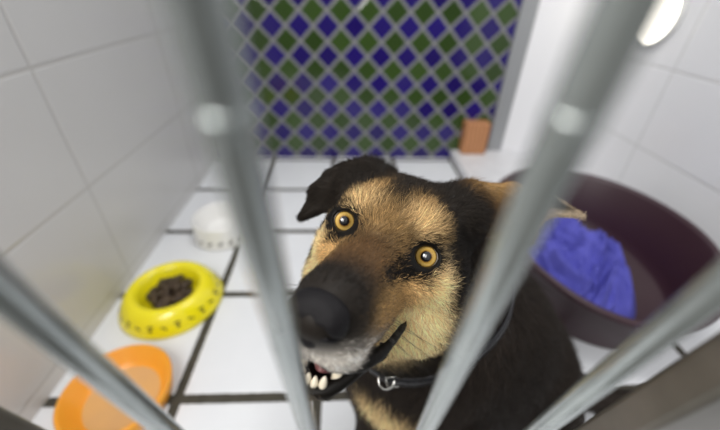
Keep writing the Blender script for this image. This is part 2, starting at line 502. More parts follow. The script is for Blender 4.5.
# ------------------------------------------------------------------ the dog
HM = np.array([[-.893, -.358, .274], [.446, -.784, .431], [.061, .507, .860]])   # head axes: dog's right, muzzle forward, up
u_, s_, v_ = np.linalg.svd(HM); HM = u_ @ v_
HO = np.array([.0287, .2063, .5398])                                           # between the eyes
def hw(p): return HO + HM @ (np.asarray(p, float) * .01)                        # head cm -> world
def hl(P): return ((np.asarray(P) - HO) @ HM) * 100                             # world -> head cm
GV = .0023
G0 = np.array([-.10, .085, 0.0]); G1 = np.array([.66, .60, .66])
class Grid:
    def __init__(s, g0, g1, h):
        s.g0, s.h = g0, h
        s.n = np.ceil((g1 - g0) / h).astype(int) + 1
        s.D = np.full(s.n, .05, np.float32)
    def sub(s, lo, hi):
        a = np.clip(np.floor((lo - s.g0) / s.h).astype(int), 0, s.n - 1)
        b = np.clip(np.ceil((hi - s.g0) / s.h).astype(int) + 1, 1, s.n)
        ax = [(s.g0[i] + s.h * np.arange(a[i], b[i])).astype(np.float32) for i in range(3)]
        P = np.stack(np.meshgrid(*ax, indexing='ij'), -1)
        return (slice(a[0], b[0]), slice(a[1], b[1]), slice(a[2], b[2])), P
    def put(s, sl, d, k, op):
        A = s.D[sl]
        if op == 'u':
            h = np.maximum(k - np.abs(A - d), 0) / k
            s.D[sl] = np.minimum(A, d) - h * h * k / 4
        else:
            d = -d
            h = np.maximum(k - np.abs(A - d), 0) / k
            s.D[sl] = np.maximum(A, d) + h * h * k / 4
    def cone(s, a, b, r1, r2, k=.02, op='u'):
        a, b = np.asarray(a, float), np.asarray(b, float); m = k + .006; r = max(r1, r2)
        sl, P = s.sub(np.minimum(a, b) - r - m, np.maximum(a, b) + r + m)
        ab = b - a; t = np.clip(((P - a) @ ab) / (ab @ ab), 0, 1)
        d = np.linalg.norm(P - a - t[..., None] * ab, axis=-1) - (r1 + t * (r2 - r1))
        s.put(sl, d.astype(np.float32), k, op)
    def chain(s, pts, k=.02):
        for (a, r1), (b, r2) in zip(pts, pts[1:]): s.cone(a, b, r1, r2, k)
    def ell(s, c, r, Rm=np.eye(3), k=.02, op='u'):
        c, r = np.asarray(c, float), np.asarray(r, float); m = k + .006
        e = np.sqrt(((Rm * r) ** 2).sum(1)) + m
        sl, P = s.sub(c - e, c + e)
        q = (P - c) @ Rm
        k0 = np.linalg.norm(q / r, axis=-1); k1 = np.linalg.norm(q / (r * r), axis=-1) + 1e-9
        s.put(sl, (k0 * (k0 - 1) / k1).astype(np.float32), k, op)
    def tri(s, a, b, c, th, k=.008, op='u'):
        a, b, c = [np.asarray(x, float) for x in (a, b, c)]; m = k + th + .006
        sl, P = s.sub(np.minimum(np.minimum(a, b), c) - m, np.maximum(np.maximum(a, b), c) + m)
        nn = np.cross(b - a, c - a); nn /= np.linalg.norm(nn)
        def seg(p, q):
            e = q - p; t = np.clip(((P - p) @ e) / (e @ e), 0, 1)
            return np.linalg.norm(P - p - t[..., None] * e, axis=-1)
        ins = np.ones(P.shape[:3], bool)
        for p, q in ((a, b), (b, c), (c, a)):
            ins &= ((P - p) @ np.cross(nn, q - p)) >= 0
        d = np.where(ins, np.abs((P - a) @ nn), np.minimum(np.minimum(seg(a, b), seg(b, c)), seg(c, a))) - th
        s.put(sl, d.astype(np.float32), k, op)
    def mesh(s):
        D, n = s.D, s.n
        I = D < 0
        cnt = np.zeros(n - 1, np.uint8)
        cs = [(i, j, k) for i in (0, 1) for j in (0, 1) for k in (0, 1)]
        def view(A, c): return A[c[0]:n[0] - 1 + c[0], c[1]:n[1] - 1 + c[1], c[2]:n[2] - 1 + c[2]]
        for c in cs: cnt += view(I, c)
        cells = np.argwhere((cnt > 0) & (cnt < 8))
        idx = np.full(n - 1, -1, np.int32); idx[tuple(cells.T)] = np.arange(len(cells))
        acc = np.zeros((len(cells), 3)); num = np.zeros(len(cells))
        for i, c in enumerate(cs):
            for d in cs[i + 1:]:
                if sum(abs(x - y) for x, y in zip(c, d)) != 1: continue
                v0 = D[tuple((cells + c).T)]; v1 = D[tuple((cells + d).T)]
                m = (v0 < 0) != (v1 < 0)
                t = np.where(m, v0 / np.where(m, v0 - v1, 1), 0)[:, None]
                acc += np.where(m[:, None], np.array(c) + t * (np.array(d) - np.array(c)), 0); num += m
        V = s.g0 + s.h * (cells + acc / num[:, None])
        F = []
        for ax in range(3):
            sh = [0, 0, 0]; sh[ax] = 1
            A = I[:n[0] - sh[0], :n[1] - sh[1], :n[2] - sh[2]]; B = I[sh[0]:, sh[1]:, sh[2]:]
            e = np.argwhere(A != B)
            o1, o2 = (ax + 1) % 3, (ax + 2) % 3
            ok = (e[:, o1] > 0) & (e[:, o2] > 0) & (e[:, o1] < n[o1] - 1) & (e[:, o2] < n[o2] - 1); e = e[ok]
            d1 = np.zeros(3, int); d1[o1] = 1; d2 = np.zeros(3, int); d2[o2] = 1
            q = np.stack([idx[tuple((e - d1 - d2).T)], idx[tuple((e - d2).T)], idx[tuple(e.T)], idx[tuple((e - d1).T)]], 1)
            fl = ~A[tuple(e.T)]
            q[fl] = q[fl][:, ::-1]
            F.append(q)
        return V, np.concatenate(F)

g = Grid(G0, G1, GV)
def hcone(a, b, r1, r2, k=.8, op='u'): g.cone(hw(a), hw(b), r1 * .01, r2 * .01, k * .01, op)
def hrot(pitch=0, yaw=0, roll=0):
    a, b_, c = [math.radians(x) for x in (pitch, yaw, roll)]
    return HM @ np.array(Matrix.Rotation(b_, 3, 'Z') @ Matrix.Rotation(a, 3, 'X') @ Matrix.Rotation(c, 3, 'Y'))
def hell(c, r, k=.8, op='u', **kw): g.ell(hw(c), np.array(r) * .01, hrot(**kw), k * .01, op)

# body: neck, chest, back, thighs, legs, tail
NB_, CH, MID, RU = (.108, .345, .405), (.128, .325, .315), (.200, .360, .235), (.270, .395, .140)
g.chain([(hw((0, -7.0, -2.5)), .052), (NB_, .066), (CH, .098)], .05)
g.chain([(CH, .100), (MID, .108), (RU, .115)], .05)
g.ell((.088, .285, .255), (.078, .085, .105), k=.05)                 # breast
g.cone(hw((0, -4, -7.5)), (.085, .290, .330), .036, .062, .04)       # throat
for sx in (-1, 1):                                                   # shoulders and forelegs
    sh = np.array(CH) + np.array((.072 * sx, -.028 * sx * 0 - .005, -.03))
    el = np.array((.125 + .078 * sx, .318, .180)); wr = np.array((.118 + .070 * sx, .262, .075)); pw = np.array((.116 + .070 * sx, .240, .018))
    g.chain([(sh, .058), (el, .042), (wr, .026), (pw, .022)], .03)
    g.ell((pw[0], pw[1] - .016, .018), (.030, .040, .018), k=.015)
    for t in (-1.5, -.5, .5, 1.5):
        g.ell((pw[0] + t * .0135, pw[1] - .040 + abs(t) * .005, .0145), (.0085, .018, .0140), k=.006)
for sx in (-1, 1):                                                   # haunches
    c = np.array(RU) + np.array((.060 * sx, -.030 - .02 * sx, -.015))
    kn = c + np.array((.010 * sx, -.070, -.03)); hk = c + np.array((.03 * sx, .045, -.085)); ft = kn + np.array((.010 * sx, .01, -.075))
    g.ell(c, (.060, .105, .095), k=.04)
    g.cone(kn, hk, .045, .026, .03); g.cone(hk, ft + np.array((0, -.01, .0)), .024, .022, .02)
    g.ell(ft + np.array((0, -.022, .0)), (.028, .042, .018), k=.015)
g.chain([((.330, .440, .075), .034), ((.395, .415, .038), .029), ((.470, .355, .030), .027), ((.550, .325, .027), .024), ((.625, .300, .020), .012)], .02)

g.ell((.235, .335, .150), (.085, .075, .130), k=.05)                 # flank and belly
# skull, cheeks, muzzle
hell((0, -6.4, .4), (5.2, 6.2, 4.6), 1.0, pitch=6)
hell((0, -2.6, .7), (4.3, 3.6, 3.0), 1.4)
hell((0, -.8, .2), (2.6, 2.6, 2.2), 1.4)
for sx in (-1, 1):
    hell((sx * 2.7, -1.7, 1.5), (1.9, 1.9, 1.5), 1.2)                   # brow
    hell((sx * 4.3, -4.6, -2.4), (2.3, 4.4, 3.6), 1.6)                # cheek
    hell((sx * 2.9, -.6, -2.2), (2.0, 2.6, 2.0), 1.6)
    hell((sx * 4.2, -5.2, -6.0), (3.0, 4.0, 3.4), 2.0)                # ruff
hcone((0, .6, -1.9), (0, 7.4, -3.3), 2.75, 2.15, 1.6)               # upper muzzle
for sx in (-1, 1):
    hell((sx * 1.25, 4.4, -4.4), (1.60, 4.4, 1.95), 1.2, pitch=-7, yaw=sx * 5)
    hell((sx * .95, 7.5, -5.1), (1.45, 1.7, 1.45), .9)
hcone((0, 8.0, -3.3), (0, 9.2, -3.5), 1.75, 1.4, .8)                # nose base
# lower jaw, a little open at the front
hcone((0, -3.0, -7.2), (0, 3.8, -7.75), 2.5, 1.75, 1.2)
hell((0, 4.6, -7.75), (1.85, 3.0, .95), .7, pitch=-12)
hell((0, 7.25, -7.45), (2.9, 2.5, .62), .3, 's', pitch=-8)             # the gap between the jaws
hell((0, 6.2, -7.55), (1.2, 2.6, .75), .25, 's', pitch=-8)
UL = [(3.55, 1.1, -5.15), (3.35, 2.9, -5.7), (3.1, 4.4, -6.1), (2.75, 5.7, -6.35), (2.25, 6.7, -6.6), (1.5, 7.5, -6.5), (.7, 8.3, -6.25)]
LL = [(2.95, 4.4, -6.35), (2.4, 5.3, -6.8), (2.0, 6.1, -7.35), (1.5, 6.8, -8.0), (.9, 7.3, -8.6), (0, 7.5, -8.75)]
LIPS = []
for sx in (-1, 1):                                                  # black lips from the corner to the front
    for path, r0, r1 in ((UL, .17, .24), (LL, .22, .22)):
        pth = np.array(path); tt = np.linspace(0, len(pth) - 1, 19)
        pth = np.stack([np.interp(tt, np.arange(len(pth)), pth[:, k]) for k in range(3)], 1)
        for _ in range(2): pth[1:-1] = (pth[:-2] + pth[2:] + 2 * pth[1:-1]) / 4
        path = pth
        pw_ = [hw((sx * x, y, z)) for x, y, z in path]
        LIPS.append(pw_)
        rr = np.linspace(r0, r1, len(path)) * .01
        g.chain(list(zip(pw_, rr)), .005)
def lipdist(P):
    dm = np.full(len(P), 9.)
    near = np.linalg.norm(P - hw((0, 5, -6.5)), axis=1) < .07
    if near.any():
        Q = P[near]; q = np.full(len(Q), 9.)
        for pw_ in LIPS:
            for a, c_ in zip(pw_, pw_[1:]): q = np.minimum(q, seg_dist(Q, a, c_))
        dm[near] = q
    return dm

# ears: both hang over from a raised base
camv = np.array((0, 0, H))
def at(px, py, Z):
    d = np.array(Fw) + (px - 360) / FPX * np.array(Rt) - (py - 215) / FPX * np.array(Up)
    return camv + d * Z
EAR = [at(366, 178, .320), at(346, 200, .305), at(329, 173, .330), at(316, 191, .323), at(302, 217, .323), at(341, 173, .330)]
g.tri(EAR[0], EAR[1], EAR[5], .0050, .018)
g.tri(EAR[5], EAR[1], EAR[3], .0042, .006)
g.tri(EAR[5], EAR[3], EAR[2], .0046, .008)
g.tri(EAR[1], EAR[4], EAR[3], .0042, .008)
EARL = [at(474, 193, .300), at(500, 236, .312), at(512, 190, .325), at(546, 193, .330), at(546, 214, .318), at(524, 236, .318), at(582, 216, .322), at(498, 210, .335)]
g.tri(EARL[0], EARL[2], EARL[7], .0050, .018)
g.tri(EARL[7], EARL[2], EARL[5], .0040, .010)
g.tri(EARL[7], EARL[5], EARL[1], .0045, .018)
g.tri(EARL[2], EARL[3], EARL[5], .0034, .008)
g.tri(EARL[3], EARL[4], EARL[5], .0030, .008)
g.tri(EARL[3], EARL[6], EARL[4], .0028, .006)
g.cone(hw((-4.6, -6.5, 3.2)), EARL[7], .026, .014, .02)
g.cone(hw((4.6, -6.5, 3.2)), (EAR[0] + EAR[1]) / 2, .026, .014, .02)

# eye sockets
RE = 1.12
EYES = []
for sx in (-1, 1):
    f = at(*((426, 256.5) if sx < 0 else (344.5, 221)), .2515 if sx < 0 else .2717)
    gz = camv - f; gz /= np.linalg.norm(gz)
    c = f - gz * RE * .01
    out = HM @ np.array((sx * .34, .94, .06)); out /= np.linalg.norm(out)
    EYES.append((c, gz, out, sx))
for c, gz, out, sx in EYES:
    lx = hl(c)
    g.ell(c + out * .0008, np.array((1.44, 1.38, 1.30)) * .01, hrot(), .006)
    g.ell(c + HM @ np.array((-sx * .010, .004, -.0035)), np.array((.8, .7, .5)) * .01, hrot(), .006)
    # opening along the line of sight
    ax = .95 * gz + .05 * out; ax /= np.linalg.norm(ax)
    s1 = np.cross(HM[:, 2], ax); s1 /= np.linalg.norm(s1); s2 = np.cross(ax, s1)
    Rm = np.stack([s1, ax, s2], 1)
    g.ell(c + ax * .016, (.0087, .0220, .0079), Rm, .0015, 's')
    g.ell(c, (RE * .01 + .0002,) * 3, np.eye(3), .0006, 's')
V, F = g.mesh(); Dgrid = g.D
del g
# drop loose bits: keep the biggest island
def islands(nv, F):
    lab = np.arange(nv)
    while True:
        m = lab[F].min(1); new = lab.copy()
        for k in range(4): np.minimum.at(new, F[:, k], m)
        new = new[new]
        if (new == lab).all(): return lab
        lab = new
lab = islands(len(V), F)
big = np.bincount(lab).argmax()
keep = lab == big
F = F[keep[F[:, 0]]]
remap = np.cumsum(keep) - 1
V = V[keep]; F = remap[F]
for _ in range(2):      # light smoothing
    acc = np.zeros_like(V); cn = np.zeros(len(V))
    for k in range(4):
        np.add.at(acc, F[:, k], V[F[:, (k + 1) % 4]] + V[F[:, (k + 3) % 4]]); np.add.at(cn, F[:, k], 2)
    V = V * .5 + .5 * acc / cn[:, None]
def normals(V, F):
    fn = np.cross(V[F[:, 2]] - V[F[:, 0]], V[F[:, 3]] - V[F[:, 1]])
    N = np.zeros_like(V)
    for k in range(4): np.add.at(N, F[:, k], fn)
    return N / (np.linalg.norm(N, axis=1)[:, None] + 1e-12)
N = normals(V, F)

# ---- coat colours, as a function of place on the dog
def sm(a, b_, x): t = np.clip((x - a) / (b_ - a), 0, 1); return t * t * (3 - 2 * t)
BLACK = np.array((.010, .008, .0065)); BROWN = np.array((.085, .046, .020)); GOLD = np.array((.64, .39, .155))
CREAM = np.array((.93, .69, .37)); PALE = np.array((.66, .61, .55)); GREY = np.array((.12, .10, .08))
def blob(p, c, r):
    q = (p - np.array(c)) / np.array(r)
    return np.exp(-(q * q).sum(-1) * 1.2)
def seg_dist(P, a, b_):
    ab = b_ - a; t = np.clip(((P - a) @ ab) / (ab @ ab), 0, 1)
    return np.linalg.norm(P - a - t[:, None] * ab, axis=1)
EARTRI = [EAR[0], EAR[1], EAR[5], EAR[2], EAR[3], EAR[4]]
def eardist(P, pts):
    d = np.full(len(P), 9.)
    for i in range(len(pts)):
        for j in range(i):
            d = np.minimum(d, seg_dist(P, pts[i], pts[j]))
    return d
NECKC = np.array((.092, .318, .385))
def coat(P, jit=0.):
    L = hl(P) + jit
    s = np.stack([np.abs(L[:, 0]), L[:, 1], L[:, 2]], 1)
    x, y, z = s.T
    c = np.tile(BLACK, (len(P), 1))
    def lay(w, col, amt=1.):
        nonlocal c
        w = np.clip(w * amt, 0, 1)[:, None]; c = c * (1 - w) + np.array(col) * w
    head = sm(-12, -9, y)
    # body: dark with a brownish bloom, cream breast below the collar
    bw = 1 - sm(-13, -10, y)
    lay(np.full(len(P), .6) * (1 - head), (.042, .032, .026))
    dB = np.linalg.norm((P - np.array((.040, .200, .258))) / np.array((.050, .06, .034)), axis=1)
    lay(1 - sm(.55, 1.25, dB), CREAM * .85)
    lay((1 - sm(.05, .10, P[:, 2])) * (1 - sm(.20, .24, P[:, 0])), BROWN * 2)
    # face
    lay(head * blob(s, (0, -4.5, 4.4), (3.0, 2.2, 2.0)), BROWN, .6)
    lay(head * blob(s, (2.1, -1.7, 2.6), (1.25, 1.5, 1.4)), GOLD, 1.4)
    lay(head * blob(s, (2.3, .2, 1.9), (1.5, 1.3, 1.05)), (GOLD + CREAM) / 2, 1.2)
    lay(head * blob(s, (3.6, -1.6, 1.4), (1.0, 1.2, 1.0)), GOLD * .7, 1.1)
    lay(head * blob(s, (0, .2, .8), (1.7, 2.4, 1.5)), GOLD * .60, 1.6)
    lay(head * blob(s, (0, 5.2, -1.0), (2.3, 3.2, 1.7)), BROWN * 1.3, 1.6)
    lay(head * blob(s, (0, -1.6, 3.6), (.9, 2.2, 1.4)), BLACK * 2, 1.05)
    lay(head * blob(s, (3.1, .9, -2.3), (2.2, 2.8, 1.9)), GOLD * .95, 1.9)
    lay(head * blob(s, (4.6, -1.4, -3.6), (2.0, 2.8, 2.9)), CREAM * 1.05, 2.0)
    lay(head * blob(s, (3.6, -1.6, -7.0), (3.0, 3.8, 2.6)), CREAM * 1.05, 1.8)
    lay(head * blob(s, (0, -3.0, -9.5), (3.6, 5.5, 2.6)), CREAM * .95, 1.6)
    lay(head * blob(s, (2.8, 4.6, -3.4), (1.3, 2.8, 1.6)), GOLD * .55, 1.6)
    xe = np.where(z > -1, 3.75 - .32 * np.clip(z, 0, 4), 3.75 + (-1 - z) * .70)
    lay(head * sm(-.4, .6, x - np.clip(xe, 0, 6.3)) * (1 - sm(-1.6, -.2, y)) * sm(-9, -6.5, z), BLACK * 1.2, 1.)
    lay(head * (1 - sm(-1.9, -.3, y)) * sm(2.3, 3.4, z + .12 * x) * np.where(L[:, 0] > 1.2, .55, 1), BLACK * 2.2, .85)
    # muzzle: dark saddle to the nose, grey lips
    lay(head * sm(5.0, 8.2, y) * sm(-3.9, -2.3, z) * (1 - .8 * sm(1.4, 2.5, x) * (1 - sm(7.4, 8.8, y))), BLACK * 2.0, 1.)
    lay(head * sm(7.2, 8.9, y) * sm(-5.2, -4.5, z), BLACK * 2.0, .95)
    lay(head * blob(s, (1.4, 7.3, -5.75), (1.9, 2.1, 1.0)), PALE * 1.15, 2.6)
    lay(head * blob(s, (2.5, 4.6, -5.4), (1.1, 2.2, .8)), GREY * 1.9, 1.2)
    # lips, inside of the mouth, lower jaw
    ld_ = lipdist(P)
    lay(head * (1 - sm(.0036, .0050, ld_)), BLACK * .7, 1.)
    zl = np.where(y < 6.3, -5.35 - (y - 1.5) * .30, -6.75 + (y - 6.3) * .15)
    lay(head * sm(4.2, 5.4, y) * (1 - sm(-.3, 0., z - zl)) * sm(-8.7, -8.3, z + .9 * np.maximum(6.5 - y, 0) * 0), BLACK * .7, 1.)
    lay(head * sm(3.5, 5.5, y) * (1 - sm(-9.2, -8.7, z)), GREY * 1.2, .8)
    # dark eye rims, running into the inner corner
    for ec, gz, out, sx in EYES:
        le = hl(ec); q = L - le
        q = q.copy(); q[:, 0] *= sx                      # + = away from the nose
        inn = np.clip(-q[:, 0], 0, 9)
        dd = np.sqrt((q[:, 0] / np.where(q[:, 0] < 0, 1.22, 1.0)) ** 2 + ((q[:, 2] + .30 * inn) / np.where(q[:, 2] < 0, 1.05, .92)) ** 2)
        al_ = L @ (HM.T @ gz) - le @ (HM.T @ gz); lt_ = np.linalg.norm((L - le) - al_[:, None] * (HM.T @ gz), axis=1)
        lay((al_ > 0) * (al_ < 5) * (1 - sm(1.18, 1.42, lt_)), BLACK * .6, 1.)
        lay(1 - sm(1.40, 1.62, np.linalg.norm(q, axis=1)), BLACK * .6, 1.)
        lay((1 - sm(1.16, 1.42, dd)) * sm(-1.5, -.2, q[:, 1]), BLACK * .6, 1.)
    # ears dark, golden at the root of the left one
    e1 = 1 - sm(.010, .022, eardist(P, EARTRI)); lay(e1, (.018, .0135, .010))
    lay(e1 * np.exp(-((eardist(P, [EAR[0], EAR[1]]) / .006) ** 2)) , BROWN, .7)
    e2 = 1 - sm(.010, .022, eardist(P, EARL)); lay(e2, BROWN * .9)
    lay(e2 * np.exp(-((eardist(P, [EARL[0], EARL[2]]) / .012) ** 2)), GOLD * .7, .9)
    lay(e2 * np.exp(-((np.linalg.norm(P - (EARL[3] + EARL[4] + EARL[6]) / 3, axis=1) / .014) ** 2)), BLACK * 1.5, 1.3)
    lay(e2 * np.exp(-((seg_dist(P, EARL[4], EARL[5]) / .006) ** 2)), (.62, .46, .36), 1.)
    lay(e2 * np.exp(-((seg_dist(P, EARL[3], EARL[6]) / .003) ** 2)), (.55, .42, .28), .9)
    lay(e2 * np.exp(-((seg_dist(P, EARL[0], EARL[1]) / .006) ** 2)), BLACK, .8)
    lay(e2 * np.exp(-((seg_dist(P, EARL[4], EARL[6]) / .004) ** 2)), (.60, .48, .34), .9)
    lay(e2 * np.exp(-((np.linalg.norm(P - (EARL[0] * .4 + EARL[1] * .6), axis=1) / .008) ** 2)), BLACK, 1.)
    return np.clip(c, 0, 1)

base = np.array((.18, .36, 0.))
skin, nt, b = mat('dog_skin')
an = nt.nodes.new('ShaderNodeAttribute'); an.attribute_name = 'coat'
nt.links.new(an.outputs['Color'], b.inputs['Base Color']); b.inputs['Roughness'].default_value = .5; b.inputs['Specular IOR Level'].default_value = .15
dog = mk('dog', V, F, skin, None, base)
tag(dog, 'black and tan dog with amber eyes sitting behind the gate bars, mouth slightly open', 'dog')
me = dog.data
ca = me.color_attributes.new('coat', 'FLOAT_COLOR', 'POINT')
vc = coat(V)
ca.data.foreach_set('color', np.concatenate([vc * .8, np.ones((len(V), 1))], 1).astype(np.float32).ravel())

# ---- eyes
em, nt, b = mat('dog_eye'); nb = NB(nt)
at_ = nt.nodes.new('ShaderNodeAttribute'); at_.attribute_name = 'iris'
rampn = nt.nodes.new('ShaderNodeValToRGB'); cr = rampn.color_ramp
cr.interpolation = 'LINEAR'
stops = [(0, (.004, .003, .004)), (.27, (.004, .003, .004)), (.31, (.20, .10, .02)), (.38, (.58, .34, .07)), (.52, (.80, .54, .16)), (.60, (.60, .36, .08)), (.645, (.10, .05, .012)), (.67, (.10, .055, .02)), (.70, (.66, .60, .54)), (1, (.70, .62, .56))]
cr.elements[0].position = 0; cr.elements[0].color = (*stops[0][1], 1)
cr.elements[1].position = 1; cr.elements[1].color = (*stops[-1][1], 1)
for p_, c_ in stops[1:-1]:
    e = cr.elements.new(p_); e.color = (*c_, 1)
nz = nt.nodes.new('ShaderNodeTexNoise'); nz.inputs['Scale'].default_value = 900
tc = nt.nodes.new('ShaderNodeTexCoord'); nt.links.new(tc.outputs['Object'], nz.inputs['Vector'])
nt.links.new(nb.m('ADD', at_.outputs['Fac'], nb.m('MULTIPLY', nb.m('SUBTRACT', nz.outputs['Fac'], .5), .05)), rampn.inputs['Fac'])
nt.links.new(rampn.outputs['Color'], b.inputs['Base Color'])
b.inputs['Roughness'].default_value = .12; b.inputs['Coat Weight'].default_value = 1; b.inputs['Coat Roughness'].default_value = .02
for c, gz, out, sx in EYES:
    v, f = sphere((0, 0, 0), RE * .01, 48, 40)
    v = np.array(v)
    s1 = np.cross((0, 0, 1), gz); s1 /= np.linalg.norm(s1); s2 = np.cross(gz, s1)
    Rm = np.stack([s1, s2, gz], 1)
    ang = np.arccos(np.clip(v[:, 2] / (RE * .01), -1, 1))
    v[:, 2] += np.exp(-(ang / .5) ** 4) * .0005
    eye = mk('eye', v @ Rm.T + c, f, em, dog)
    # ring pattern measured from the line of sight, pupil sitting slightly high
    up = np.array((0, .12, .0)); d0 = np.array((0, .05, 1.)); d0 /= np.linalg.norm(d0)
    vv = v / np.linalg.norm(v, axis=1)[:, None]
    a_ = np.arccos(np.clip(vv @ np.array((0, 0, 1.)), -1, 1))
    at1 = eye.data.attributes.new('iris', 'FLOAT', 'POINT')
    at1.data.foreach_set('value', (a_ / 1.16).astype(np.float32))

# ---- nose leather
gn = Grid(hw((0, 9.6, -3.5)) - .034, hw((0, 9.6, -3.5)) + .034, .0008)
def nell(c, r, k=.3, op='u', **kw): gn.ell(hw(c), np.array(r) * .01, hrot(**kw), k * .01, op)
nell((0, 9.5, -2.95), (1.45, 1.0, .95), .4)
for sx in (-1, 1): nell((sx * .78, 9.55, -3.5), (.92, .95, .95), .5)
nell((0, 9.5, -4.3), (.60, .75, .85), .5)
for sx in (-1, 1):
    nell((sx * .70, 10.45, -3.75), (.36, .75, .30), .25, 's', yaw=-sx * 25, roll=sx * 25)
    nell((sx * 1.35, 10.1, -3.95), (.55, .5, .12), .2, 's', roll=sx * 20)
nell((0, 10.65, -4.2), (.06, .6, .8), .15, 's')
nv, nf = gn.mesh(); del gn
mk('nose', nv, nf, simple('nose_leather', (.008, .007, .008), .5, spec=.18, bump=.25, nscale=900), dog)

# ---- mouth: tongue and teeth
gt = Grid(hw((0, 4, -7.4)) - .065, hw((0, 4, -7.4)) + .065, .0014)
gt.cone(hw((0, 2.0, -7.3)), hw((0, 5.4, -7.75)), .006, .006, .005)
gt.ell(hw((0, 4, -7.7)), (.0095, .026, .0045), hrot(pitch=-7), .006)
tv, tf = gt.mesh(); del gt
mk('tongue', tv, tf, simple('tongue_pink', (.20, .075, .075), .4, sub=.2), dog)
ivory = simple('tooth_ivory', (.78, .70, .55), .25, coat=.3)
def tooth(p, d, h, r):
    p = np.array(p, float); d = np.array(d, float); d /= np.linalg.norm(d)
    path = [hw(p + d * h * t + np.array((0, -.06 * h, 0)) * t * t) for t in (-.25, 0, .25, .5, .75, .92, 1)]
    mk('tooth', *tube(path, [r * .01 * k for k in (.9, 1, 1, .85, .58, .3, .06)], 12), ivory, dog)
for sx in (-1, 1):
    tooth((sx * 1.15, 6.6, -7.9), (sx * .10, .15, 1), 1.15, .33)
    tooth((sx * .68, 7.35, -8.2), (sx * .05, .2, 1), .70, .26)
    tooth((sx * .22, 7.5, -8.3), (0, .2, 1), .65, .23)

# ---- collar: follows the neck
bv = BVHTree.FromPolygons([Vector(p) for p in V], [tuple(map(int, q)) for q in F])
cf = np.array(at(405, 381, .372)); ca_ = np.array((.105, .352, .398))
axis = np.array(NB_) * 1.0 - np.array(CH); axis = np.array((-.14, .02, 1.0)); axis /= np.linalg.norm(axis)
e1 = cf - ca_; e1 -= axis * (e1 @ axis); e1 /= np.linalg.norm(e1); e2 = np.cross(axis, e1)
tilt = (cf - ca_) @ axis; rad0 = (cf - ca_) @ e1
RAD, ring = [], []
NS = 96
for i in range(NS):
    a = 2 * PI * i / NS
    d = e1 * math.cos(a) + e2 * math.sin(a)
    o = ca_ + axis * tilt * math.cos(a)
    far = Vector(o + d * .25)
    loc, nrm, ix, dist = bv.ray_cast(Vector(o), Vector(d), .25)
    RAD.append(dist if loc is not None else .085)
RAD = np.array(RAD)
for _ in range(3): RAD = np.maximum(RAD, (np.roll(RAD, 1) + np.roll(RAD, -1)) / 2)
CV, CF = [], []
cring = []
for i in range(NS):
    a = 2 * PI * i / NS
    d = e1 * math.cos(a) + e2 * math.sin(a); o = ca_ + axis * tilt * math.cos(a)
    cring.append(o + d * (RAD[i] + .004))
    for dr, dz in ((.0015, -.0085), (.0048, -.0080), (.0056, 0), (.0048, .0080), (.0015, .0085)):
        CV.append(tuple(o + d * (RAD[i] + dr - .005 * sm(.1, .6, -math.cos(a) + .5)) + axis * dz))
for i in range(NS):
    j = (i + 1) % NS
    for k in range(5): CF.append((i * 5 + k, j * 5 + k, j * 5 + (k + 1) % 5, i * 5 + (k + 1) % 5))
collar = mk('collar', CV, CF, simple('black_nylon', (.006, .006, .009), .32, bump=.2, nscale=400), dog)
cring = np.array(cring)
chrome = simple('chrome_ring', (.75, .74, .70), .18, 1.)
def near_ring(px, py):
    best = None
    for p in cring:
        q = p - camv; zz = q @ np.array(Fw)
        if zz > .45: continue
        X = 360 + FPX * (q @ np.array(Rt)) / zz; Y = 215 - FPX * (q @ np.array(Up)) / zz
        e = (X - px) ** 2 + (Y - py) ** 2
        if best is None or e < best[0]: best = (e, p)
    return best[1]
rc = near_ring(380, 381)
tocam = camv - rc; tocam /= np.linalg.norm(tocam)
rc = rc + tocam * .004 - axis * .004
t1 = np.cross(axis, tocam); t1 /= np.linalg.norm(t1); t2 = np.cross(tocam, t1)
pa = [rc + (t1 * math.cos(a) * .0085 + t2 * math.sin(a) * .0085 + tocam * (.004 * math.cos(a))) for a in np.linspace(0, 2 * PI, 33)]
mk('collar_ring', *tube(pa, .0013, 10), chrome, collar)
bc = near_ring(398, 381); bc = bc + tocam * .0015
pa = [bc + t1 * a * .009 + axis * b_ * .009 for a, b_ in ((-1, -1), (1, -1), (1, 1), (-1, 1), (-1, -1))]
mk('buckle', *tube(pa, .0014, 8), chrome, collar)

